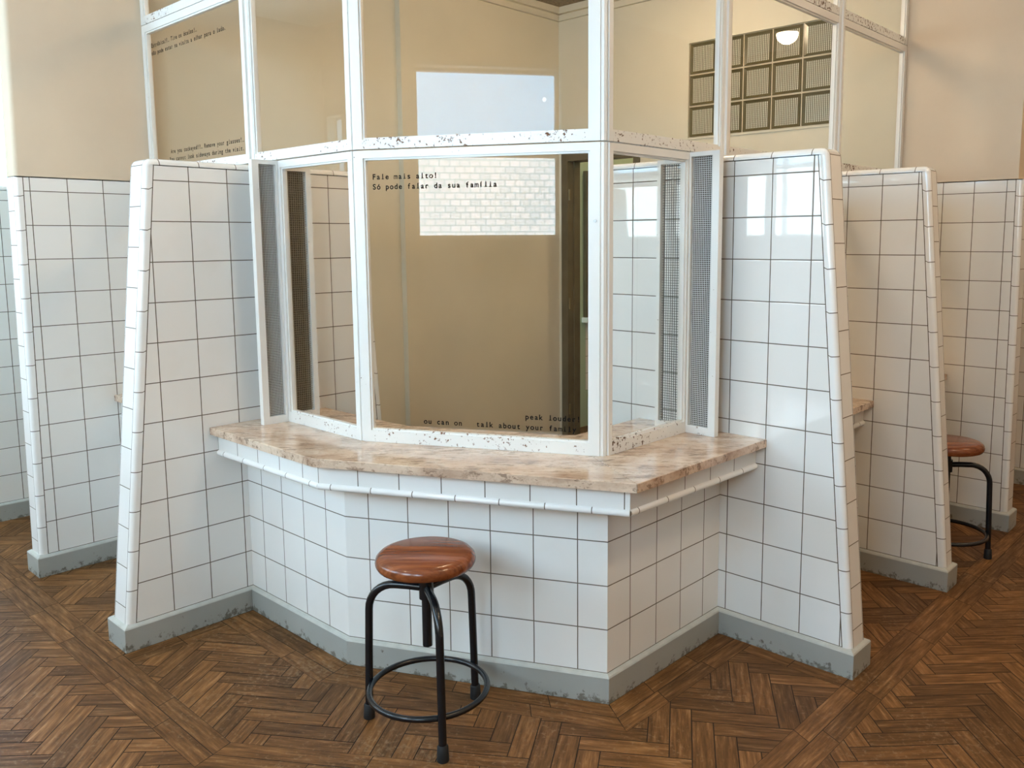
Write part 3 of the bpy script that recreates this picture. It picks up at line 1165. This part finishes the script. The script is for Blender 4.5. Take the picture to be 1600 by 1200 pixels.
# ------------------------------------------------------------------ glazing
def stroke_text(body, start, direc, z, pitch, cap, parent, normal, name='lettering'):
    """black vinyl lettering: one mesh per word, one glyph per pitch; the glyphs are thin raised letters"""
    cu = bpy.data.curves.new('glyph', 'FONT')
    mb = MB()
    words_ = []
    ob = bpy.data.objects.new('glyph', cu)
    COL.objects.link(ob)
    d = Vector((direc[0], direc[1], 0)).normalized()
    upv = Vector((0, 0, 1))
    nrm = Vector((normal[0], normal[1], 0)).normalized()
    dg = bpy.context.evaluated_depsgraph_get
    cache = {}
    cap_u = 0.70
    for i, ch in enumerate(body):
        if ch == ' ':
            if mb.f:
                words_.append(mb)
                mb = MB()
            continue
        if ch not in cache:
            cu.body = ch
            cu.size = 1.0
            cu.extrude = 0.0
            cu.offset = 0.022
            g = dg()
            g.update()
            me = ob.evaluated_get(g).to_mesh()
            vs = [v.co.copy() for v in me.vertices]
            fs = [tuple(p.vertices) for p in me.polygons]
            cache[ch] = (vs, fs)
            ob.evaluated_get(g).to_mesh_clear()
        vs, fs = cache[ch]
        if not vs:
            continue
        xa, xb = min(v.x for v in vs), max(v.x for v in vs)
        sc = cap / cap_u
        w = (xb - xa) * sc
        tgt = min(w, pitch * 0.86)
        if ch in 'aceghknopqsuvxyzdbó':
            tgt = max(tgt, pitch * 0.62)
        sx = tgt / max(w, 1e-6)
        xm = (xa + xb) / 2
        base = Vector(start) + d * (pitch * (i + 0.5))
        for f in fs:
            q = []
            for k in f:
                v = vs[k]
                p = base + d * ((v.x - xm) * sc * sx) + upv * (v.y * sc)
                q.append(Vector((p.x, p.y, z + v.y * sc)) + nrm * 0.0028)
            mb.face(q)
        if ch in 'ilr':     # slab serifs of a typewriter face
            y0 = 0.0 if ch not in 'j' else None
            if y0 is not None:
                hw = pitch * (0.19 if ch == 'r' else 0.30)
                base = base - d * (pitch * 0.13 if ch == 'r' else 0.0)
                th = cap * 0.10
                q = [base + d * (-hw), base + d * hw, base + d * hw, base + d * (-hw)]
                zz = (z, z, z + th, z + th)
                mb.face([Vector((p.x, p.y, h)) + nrm * 0.0028 for p, h in zip(q, zz)])
    bpy.data.objects.remove(ob)
    if mb.f:
        words_.append(mb)
    for w_ in words_:
        w_.build(name, INK, parent)


def panel(root, A, B, z0, z1, side_n, stile=(0.027, 0.027), bot=0.042, top=0.026, depth=0.030, pane_name='glass_pane', mat=None, bead=True):
    """steel frame with a pane between plan points A and B; returns the pane"""
    A, B = Vector(A), Vector(B)
    d = (B - A).normalized()
    mb = MB()
    a2, b2 = A + d * stile[0], B - d * stile[1]
    mb.bar(A, a2, z0, z1, depth)
    mb.bar(b2, B, z0, z1, depth)
    mb.bar(a2, b2, z0, z0 + bot, depth, mat=1)
    mb.bar(a2, b2, z1 - top, z1, depth)
    if bead:   # glazing bead, set back from the face
        s = 0.007
        mb.bar(a2, a2 + d * s, z0 + bot, z1 - top, depth * 0.55)
        mb.bar(b2 - d * s, b2, z0 + bot, z1 - top, depth * 0.55)
        mb.bar(a2 + d * s, b2 - d * s, z0 + bot, z0 + bot + s, depth * 0.55, mat=1)
        mb.bar(a2 + d * s, b2 - d * s, z1 - top - s, z1 - top, depth * 0.55)
    fr = mb.build('panel_frame', [FRAME, mat or FRAME], root)
    g = MB()
    g.bar(a2 - d * 0.003, b2 + d * 0.003, z0 + bot - 0.003, z1 - top + 0.003, 0.004)
    p = g.build(pane_name, GLASS, root)
    return p


def mesh_fin(root, A, B, z0, z1, post_at_B=True, back=None, thick=0.026, stile=0.029, thin=0.007, n_wires=8, wire=None, board=None):
    """narrow framed panel of woven wire; back: plan offset of a backing board (right-hand side positive) or None"""
    A, B = Vector(A), Vector(B)
    d = (B - A).normalized()
    n = Vector((d.y, -d.x))
    mb = MB()
    sa, sb = (thin, stile) if post_at_B else (stile, thin)
    bot, top = 0.030, 0.016
    mb.bar(A, A + d * sa, z0, z1, thick)
    mb.bar(B - d * sb, B, z0, z1, thick)
    mb.bar(A + d * sa, B - d * sb, z0, z0 + bot, thick, mat=1)
    mb.bar(A + d * sa, B - d * sb, z1 - top, z1, thick)
    f = mb.build('mesh_panel', [FRAME, FRAME_R], root)
    w = MB()
    a2, b2 = A + d * sa, B - d * sb
    L = (b2 - a2).length
    wd = 0.0015
    for i in range(1, n_wires + 1):
        p = a2 + d * (L * i / (n_wires + 1))
        w.bar(p - d * wd / 2, p + d * wd / 2, z0 + bot, z1 - top, wd, off=0.004)
    pz = L / (n_wires + 1)
    k = int((z1 - top - z0 - bot) / pz)
    for i in range(1, k + 1):
        zz = z0 + bot + pz * i
        w.bar(a2, b2, zz - wd / 2, zz + wd / 2, wd, off=0.002)
    w.build('wire_mesh', wire or WIRE, f)
    if back is not None:
        bk = MB()
        bk.bar(a2, b2, z0 + bot, z1 - top, 0.004, off=back)
        bk.build('backing_board', board or DUST, f)
    return f


ZC, ZS, ZU = 0.7975, 1.837, 1.842
sc_ = thing('glass_booth_screen', 'white steel framed glass screen standing on the main stone countertop, with wire mesh ends', 'screen', (0.9, 0.4, ZC))
FLp, FRp = (0.128, 0.132), (1.442, 1.020)
pl = panel(sc_, FLp, (P1[0] - 0.004, P1[1]), ZC, ZS, 1, stile=(0.026, 0.027), mat=FRAME_R)
dP = (Vector(P2) - Vector(P1)).normalized()
e1, e2 = Vector(P1) + dP * 0.004, Vector(P2) - dP * 0.006
pf = panel(sc_, e1, e2, ZC, ZS, 1, stile=(0.029, 0.034), mat=FRAME_R)
pr = panel(sc_, (1.442, 0.541), FRp, ZC, ZS, 1, stile=(0.020, 0.020), mat=FRAME_X)
# corner posts
m = MB()
m.tube([(P1[0] + 0.001, P1[1] + 0.001, ZC), (P1[0] + 0.001, P1[1] + 0.001, ZS)], 0.013, 8)
m.build('corner_post', FRAME, sc_, smooth=True)
m = MB()
m.tube([(P2[0], P2[1] + 0.002, ZC), (P2[0], P2[1] + 0.002, ZS)], 0.014, 8)
m.build('corner_post', FRAME, sc_, smooth=True)
# mesh fins: outer pair with a dark board behind, inner pair open
mesh_fin(sc_, (0.126, 0.116), (0.122, 0.010), ZC, ZS, True, back=0.012, stile=0.027, n_wires=10)
mesh_fin(sc_, (1.458, 1.022), (1.583, 1.022), ZC, ZS, True, back=-0.012, n_wires=11)
mesh_fin(sc_, (0.126, 0.150), (0.126, 0.262), ZC, ZS - 0.02, True, back=-0.012, stile=0.022, wire=WIRE_B, board=DUST_L)
mesh_fin(sc_, (1.425, 1.022), (1.315, 1.022), ZC, ZS - 0.02, True, back=None, stile=0.016, n_wires=8, wire=WIRE_D)
# closing boards between the mesh ends and the tiled partitions
m = MB()
m.bar((0.002, GL_Y), (0.112, GL_Y), ZC, ZS, 0.02)
m.build('end_board', FRAME, sc_)
m = MB()
m.bar((GL_X, 1.040), (GL_X, 1.108), ZC, ZS, 0.02)
m.build('end_board', FRAME, sc_)
# screw on the corner post
m = MB()
b0 = e2 - dP * 0.016
nf = Vector((dP.y, -dP.x))
c0 = b0 + nf * 0.0155
m.tube([(c0.x, c0.y, 1.585), (c0.x + nf.x * 0.004, c0.y + nf.y * 0.004, 1.585)], 0.0055, 14)
m.build('screw_head', mat_simple('steel_screw', (0.35, 0.34, 0.32), 0.35, 0.8), sc_)
# lettering on the front pane
n_f = (nf.x, nf.y)
gp = 0.01662
stroke_text('Fale mais alto!', (P1[0] + dP.x * 0.0605, P1[1] + dP.y * 0.0605, 0), dP, 1.738, gp, 0.0185, pf, n_f)
stroke_text('Só pode falar da sua família', (P1[0] + dP.x * 0.0605, P1[1] + dP.y * 0.0605, 0), dP, 1.7035, gp, 0.0185, pf, n_f)
s0 = 0.815 - 13 * gp
stroke_text(' peak louder!', (P1[0] + dP.x * s0, P1[1] + dP.y * s0, 0), dP, 0.909, gp, 0.0185, pf, n_f)
s0 = 0.800 - 35 * gp
stroke_text(' ou can on   talk about your family', (P1[0] + dP.x * s0, P1[1] + dP.y * s0, 0), dP, 0.873, gp, 0.0185, pf, n_f)

# lower screens of the neighbouring booths
for lab, A, B, q in (('plain glass screen on the counter behind the left partition', (-1.038, GL_Y), (-0.138, GL_Y), 1),
                     ('plain glass screen on the counter behind the right partition', (GL_X, 1.235), (GL_X, 2.098), 1),
                     ('plain glass screen on the counter above the half hidden stool', (GL_X, 2.203), (GL_X, 3.097), 1)):
    t = thing('glass_booth_screen', lab, 'screen', ((A[0] + B[0]) / 2, (A[1] + B[1]) / 2, ZC), 'glass booth screens')
    panel(t, A, B, ZC, ZS, 1, mat=FRAME_R)

# upper glazing, one continuous steel screen running round the enclosure
ug = thing('upper_glazing', 'tall white steel glazing above the booth screens, running round the enclosure up to the ceiling', 'glazing', (0.9, 0.4, ZU))
ML = (-0.066, GL_Y)
MR1, MR2 = (GL_X, 1.258), (GL_X, 2.272)
ZT0, ZT1 = 2.5385, 2.5415
ZTOP = H_IN - 0.042
bays = [((-1.036, GL_Y), (-0.098, GL_Y), 0.030, 0.0), (((-0.034), GL_Y), (P1[0] - 0.004, P1[1]), 0.0, 0.027),
        (tuple(e1), tuple(e2), 0.029, 0.034), ((GL_X, 0.541), (GL_X, 1.228), 0.020, 0.0),
        ((GL_X, 1.288), (GL_X, 2.242), 0.0, 0.0), ((GL_X, 2.302), (GL_X, 3.096), 0.0, 0.030)]
panes = []
for A, B, s0, s1 in bays:
    panes.append(panel(ug, A, B, ZU, ZT0, 1, stile=(max(s0, 0.006), max(s1, 0.006)), bot=0.032, top=0.032, mat=FRAME_X if A[0] == GL_X else FRAME_R))
    panel(ug, A, B, ZT1, ZTOP, 1, stile=(max(s0, 0.006), max(s1, 0.006)), bot=0.034, top=0.03, mat=FRAME_X if A[0] == GL_X else FRAME_R)
for p in (ML, MR1, MR2):
    m = MB()
    w = 0.030
    if p[1] == GL_Y:
        m.box((p[0] - 0.032, GL_Y - 0.017, ZU), (p[0] + 0.032, GL_Y + 0.017, ZTOP))
        m.box((p[0] - 0.009, GL_Y - 0.026, ZU), (p[0] + 0.009, GL_Y - 0.017, ZTOP))
    else:
        m.box((GL_X - 0.017, p[1] - 0.030, ZU), (GL_X + 0.017, p[1] + 0.030, ZTOP))
        m.box((GL_X + 0.017, p[1] - 0.009, ZU), (GL_X + 0.026, p[1] + 0.009, ZTOP))
    m.build('mullion', FRAME, ug)
for p in (P1, P2):
    m = MB()
    m.tube([(p[0] + 0.001, p[1] + 0.001, ZU), (p[0] + 0.001, p[1] + 0.001, ZTOP)], 0.013, 8)
    m.build('mullion', FRAME, ug, smooth=True)
# lettering on the upper left pane
gl = 0.01613
stroke_text('Estrábica!?… Tire os óculos!…', (-0.968, GL_Y, 0), (1, 0), 2.432, gl, 0.0185, panes[0], (0, -1))
stroke_text('não pode estar na visita a olhar para o lado.', (-0.968, GL_Y, 0), (1, 0), 2.397, gl, 0.0185, panes[0], (0, -1))
stroke_text('Are you cockeyed!?… Remove your glasses!…', (-0.136 - 41 * 0.0168, GL_Y, 0), (1, 0), 1.934, 0.0168, 0.0185, panes[0], (0, -1))
stroke_text('You cannot look sideways during the visit.', (-0.136 - 42 * 0.0168, GL_Y, 0), (1, 0), 1.899, 0.0168, 0.0185, panes[0], (0, -1))
# small round white disc on the upper front pane
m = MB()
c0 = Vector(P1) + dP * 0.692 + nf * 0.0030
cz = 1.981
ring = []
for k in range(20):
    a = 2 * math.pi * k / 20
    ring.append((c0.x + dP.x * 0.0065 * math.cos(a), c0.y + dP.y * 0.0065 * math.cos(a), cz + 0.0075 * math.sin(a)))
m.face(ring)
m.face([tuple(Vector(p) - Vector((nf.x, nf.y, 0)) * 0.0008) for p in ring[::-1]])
m.build('round_white_disc', DISC_WHITE, panes[2])

# ------------------------------------------------------------------ windows
wi = 0
for a, b in WINDOWS:
    wi += 1
    root = MB()
    y0, y1 = Y_WIN - 0.15, Y_WIN - 0.105
    fwd = 0.025
    root.box((a, y0, WIN_Z0), (a + fwd, y1, WIN_Z1))
    root.box((b - fwd, y0, WIN_Z0), (b, y1, WIN_Z1))
    root.box((a + fwd, y0, WIN_Z0), (b - fwd, y1, WIN_Z0 + 0.025))
    root.box((a + fwd, y0, WIN_Z1 - 0.025), (b - fwd, y1, WIN_Z1))
    root.box((a + fwd, y0, WIN_ZM - 0.02), (b - fwd, y1, WIN_ZM + 0.02))
    if wi == 2:
        root.box((-0.385, y0, WIN_Z0 + 0.025), (-0.345, y1, WIN_Z1 - 0.025))
    w = struct(root.build('window_%d' % wi, WHITE))
    g = MB()
    g.box((a + fwd, y0 + 0.015, WIN_Z0 + 0.025), (b - fwd, y0 + 0.023, WIN_ZM - 0.02))
    g.build('frosted_pane', FROSTED, w)
    g = MB()
    g.box((a + fwd, y0 + 0.015, WIN_ZM + 0.02), (b - fwd, y0 + 0.019, WIN_Z1 - 0.025))
    g.build('clear_pane', GLASS, w)
m = MB()
m.box((-4.56, LWIN[0], LWIN[2]), (-4.52, LWIN[0] + 0.05, LWIN[3]))
m.box((-4.56, LWIN[1] - 0.05, LWIN[2]), (-4.52, LWIN[1], LWIN[3]))
m.box((-4.56, LWIN[0], LWIN[2]), (-4.52, LWIN[1], LWIN[2] + 0.05))
m.box((-4.56, LWIN[0], LWIN[3] - 0.05), (-4.52, LWIN[1], LWIN[3]))
w = struct(m.build('window_7', WHITE))
g = MB()
g.box((-4.545, LWIN[0] + 0.05, LWIN[2] + 0.05), (-4.54, LWIN[1] - 0.05, LWIN[3] - 0.05))
g.build('clear_pane', GLASS, w)

# glass block window in the back wall
gx0, gx1, gz0, gz1 = GBX
m = MB()
px, pz = (gx1 - gx0) / 5, (gz1 - gz0) / 3
hw = 0.0055
for i in range(6):
    x = gx0 + px * i
    a, b = max(x - hw, gx0), min(x + hw, gx1)
    m.box((a, 3.108, gz0), (b, 3.185, gz1))
for j in range(4):
    z = gz0 + pz * j
    for i in range(5):
        m.box((gx0 + px * i + hw, 3.108, max(z - hw, gz0)), (gx0 + px * (i + 1) - hw, 3.185, min(z + hw, gz1)))
gb = struct(m.build('window_8', MORTAR))
m2 = MB()
fwid = 0.012
m2.box((gx0 - fwid, 3.092, gz0 - fwid), (gx0, 3.10, gz1 + fwid))
m2.box((gx1, 3.092, gz0 - fwid), (gx1 + fwid, 3.10, gz1 + fwid))
m2.box((gx0, 3.092, gz1), (gx1, 3.10, gz1 + fwid))
m2.box((gx0, 3.092, gz0 - fwid), (gx1, 3.10, gz0))
m2.build('window_frame', PL_IN, gb)
for i in range(5):
    for j in range(3):
        x0_, x1_ = gx0 + px * i + hw, gx0 + px * (i + 1) - hw
        z0_, z1_ = gz0 + pz * j + hw, gz0 + pz * (j + 1) - hw
        k = MB()
        rw = 0.017
        yf, yi, yb = 3.100, 3.112, 3.190
        O = [(x0_, z0_), (x1_, z0_), (x1_, z1_), (x0_, z1_)]
        I = [(x0_ + rw, z0_ + rw), (x1_ - rw, z0_ + rw), (x1_ - rw, z1_ - rw), (x0_ + rw, z1_ - rw)]
        for q in range(4):
            r_ = (q + 1) % 4
            k.face([(O[q][0], yf, O[q][1]), (O[r_][0], yf, O[r_][1]), (I[r_][0], yi, I[r_][1]), (I[q][0], yi, I[q][1])], 1)
            k.face([(O[q][0], yf, O[q][1]), (O[q][0], yb, O[q][1]), (O[r_][0], yb, O[r_][1]), (O[r_][0], yf, O[r_][1])], 1)
        k.face([(I[0][0], yi, I[0][1]), (I[1][0], yi, I[1][1]), (I[2][0], yi, I[2][1]), (I[3][0], yi, I[3][1])], 0, [(0, 0), (1, 0), (1, 1), (0, 1)])
        k.face([(p[0], yb, p[1]) for p in O[::-1]], 1)
        k.build('glass_block', [BLOCK, BLOCKRIM], gb)

# door in the back wall, standing open into the passage
m = MB()
x0_, x1_, z1_ = DOOR[0], DOOR[1], DOOR[3]
m.box((x0_, 3.085, 0), (x0_ + 0.018, 3.225, z1_))
m.box((x1_ - 0.05, 3.085, 0), (x1_, 3.225, z1_))
m.box((x0_ + 0.018, 3.085, z1_ - 0.05), (x1_ - 0.05, 3.225, z1_))
m.box((x0_ + 0.018, 3.15, 0), (x0_ + 0.026, 3.19, z1_ - 0.05))
m.box((x0_ - 0.045, 3.086, 0), (x0_ - 0.0005, 3.0995, z1_ + 0.03))
m.box((x1_ - 0.065, 3.13, 0), (x1_ - 0.05, 3.19, z1_ - 0.05))
dr = struct(m.build('door_1', WOOD_D))
m = MB()
for zz in (0.25, 1.05, 1.85):
    m.tube([(x0_ + 0.022, 3.100, zz - 0.04), (x0_ + 0.022, 3.100, zz + 0.04)], 0.008, 8)
m.build('hinge', mat_simple('dull_brass', (0.20, 0.15, 0.07), 0.4, 0.7), dr)
# framed opening seen through the door, in the left side of the passage
m = MB()
wy0, wy1, wxp = 3.555, 4.40, -1.188
m.box((wxp, wy0, 0.90), (wxp + 0.03, wy0 + 0.045, 2.06))
m.box((wxp, wy1 - 0.045, 0.90), (wxp + 0.03, wy1, 2.06))
m.box((wxp, wy0 + 0.045, 2.015), (wxp + 0.03, wy1 - 0.045, 2.06))
m.box((wxp, wy0 - 0.02, 0.86), (wxp + 0.06, wy1 + 0.02, 0.90), 1)
w8 = struct(m.build('window_9', [WOOD_D, WHITE]))
m = MB()
m.box((wxp + 0.002, wy0 + 0.045, 1.61), (wxp + 0.012, wy1 - 0.045, 2.015))
m.build('upper_panel', PL_WHITE, w8)
m = MB()
m.box((wxp + 0.002, wy0 + 0.045, 0.90), (wxp + 0.012, wy1 - 0.045, 1.61))
m.build('mesh_infill', mat_simple('brown_mesh', (0.14, 0.085, 0.045), 0.8, nscale=120, col2=(0.05, 0.03, 0.015)), w8)
m = MB()
m.face([(wxp + 0.001, 3.58, 0.30), (wxp + 0.001, 4.60, 0.30), (wxp + 0.001, 4.60, 0.86), (wxp + 0.001, 3.58, 0.86)], 0, [(0, 0), (6, 0), (6, 4), (0, 4)])
struct(m.build('baseboard_passage', TILE))


# ------------------------------------------------------------------ stools
def stool(loc, rot, label):
    t = thing('stool', label, 'stool', (loc[0], loc[1], 0), 'metal stools with round wooden seats')
    t.rotation_euler = (0, 0, 0)
    X, Y = loc

    def pl_(r, a, z):
        return (X + r * math.cos(a), Y + r * math.sin(a), z)
    m = MB()
    R = 0.155
    prof = [(0.0, 0.526), (R - 0.016, 0.526), (R - 0.006, 0.530), (R - 0.001, 0.539), (R, 0.547), (R - 0.003, 0.558), (R - 0.012, 0.567), (R - 0.026, 0.5715), (0.0, 0.573)]
    m.lathe(prof, 64, 0, (X, Y))
    m.build('seat', SEAT, t, smooth='all', loc=(X, Y, 0.55))
    m = MB()
    m.tube([(X, Y, 0.265), (X, Y, 0.515)], 0.0155, 16)
    m.lathe([(0.0, 0.420), (0.023, 0.420), (0.023, 0.478), (0.0, 0.478)], 20, 0, (X, Y))
    m.lathe([(0.0, 0.519), (0.07, 0.519), (0.07, 0.526), (0.0, 0.526)], 24, 0, (X, Y))
    m.build('screw_column', BLACK, t, smooth=True)
    rl = 0.192
    for k in range(3):
        a = rot + k * 2 * math.pi / 3
        m = MB()
        path = [pl_(0.015, a, 0.454), pl_(0.06, a, 0.456)]
        rb = 0.088
        for q in range(0, 9):
            b = q / 8 * math.pi / 2
            path.append(pl_(rl - rb + rb * math.sin(b), a, 0.456 - rb + rb * math.cos(b)))
        path.append(pl_(rl + 0.004, a, 0.25))
        path.append(pl_(rl + 0.010, a, 0.045))
        m.tube(path, 0.0125, 14)
        lg = m.build('leg', BLACK, t, smooth=True)
        m = MB()
        m.tube([pl_(rl + 0.0100, a, 0.050), pl_(rl + 0.0105, a, 0.046), pl_(rl + 0.0112, a, 0.004), pl_(rl + 0.0112, a, 0.001)], [0.0135, 0.0165, 0.0185, 0.0175], 16)
        m.build('rubber_foot', RUBBER, lg, smooth=True)
    m = MB()
    rr_ = rl + 0.0045 + 0.0 
    m.tube([pl_(rr_ - 0.012, 2 * math.pi * k / 56, 0.125) for k in range(56)], 0.0095, 12, closed=True)
    m.build('foot_ring', BLACK, t, smooth='all')
    return t


stool((1.215, -0.062), math.radians(91.5), 'black metal stool with reddish wooden seat in front of the main counter')
stool((1.945, 2.515), math.radians(33.0), 'black metal stool half hidden behind the right background partition')


# ------------------------------------------------------------------ lamps
def lamp(loc, ceil, label, r=0.11):
    t = thing('ceiling_lamp', label, 'lamp', (loc[0], loc[1], ceil - 0.03 - r), 'ceiling lamps')
    zt = ceil - 0.030
    m = MB()
    prof = [(0.0, zt - r * 0.95)]
    for k in range(1, 10):
        a = k / 9 * math.pi / 2
        prof.append((r * math.sin(a), zt - r * 0.95 * math.cos(a)))
    prof.append((0.0, zt))
    m.lathe(prof, 36, 0, (loc[0], loc[1]))
    m.build('glass_dome', GLOBE, t, smooth=True)
    m = MB()
    m.lathe([(0.0, zt + 0.001), (r + 0.008, zt + 0.001), (r + 0.012, zt + 0.012), (r + 0.004, ceil - 0.001), (0.0, ceil - 0.001)], 36, 0, (loc[0], loc[1]))
    m.build('ceiling_plate', WHITE, t, smooth=True)


lamp((3.92, 6.60, H_OUT - 0.16), H_OUT, 'warm dome ceiling lamp at the far end of the right corridor')
lamp((3.60, 3.40, H_OUT - 0.16), H_OUT, 'warm dome ceiling lamp in the middle of the right corridor', 0.13)
lamp((3.60, 0.60, H_OUT - 0.16), H_OUT, 'warm dome ceiling lamp right of the main counter', 0.19)
lamp((0.60, -1.90, H_OUT - 0.16), H_OUT, 'warm dome fill lamp added in front of the window wall')  # unseen lamp added to fill the outer room with light
lamp((-2.60, -1.70, H_OUT - 0.16), H_OUT, 'warm dome fill lamp added at the left end of the window wall')  # also added out of view, evens out the light on the left
lamp((0.75, 1.20, H_IN - 0.16), H_IN, 'warm dome fill lamp added inside the glazed enclosure, nearer the counter', 0.135)  # added out of view to brighten the enclosure
lamp((-0.20, 3.98, H_IN - 0.16), H_IN, 'warm dome fill lamp added in the passage behind the door', 0.14)  # added so that the passage and the glass blocks look lit
lamp((0.35, 2.25, H_IN - 0.16), H_IN, 'warm dome fill lamp added inside the glazed enclosure, nearer its back wall', 0.11)  # extra unseen lamp, raises the light inside the enclosure
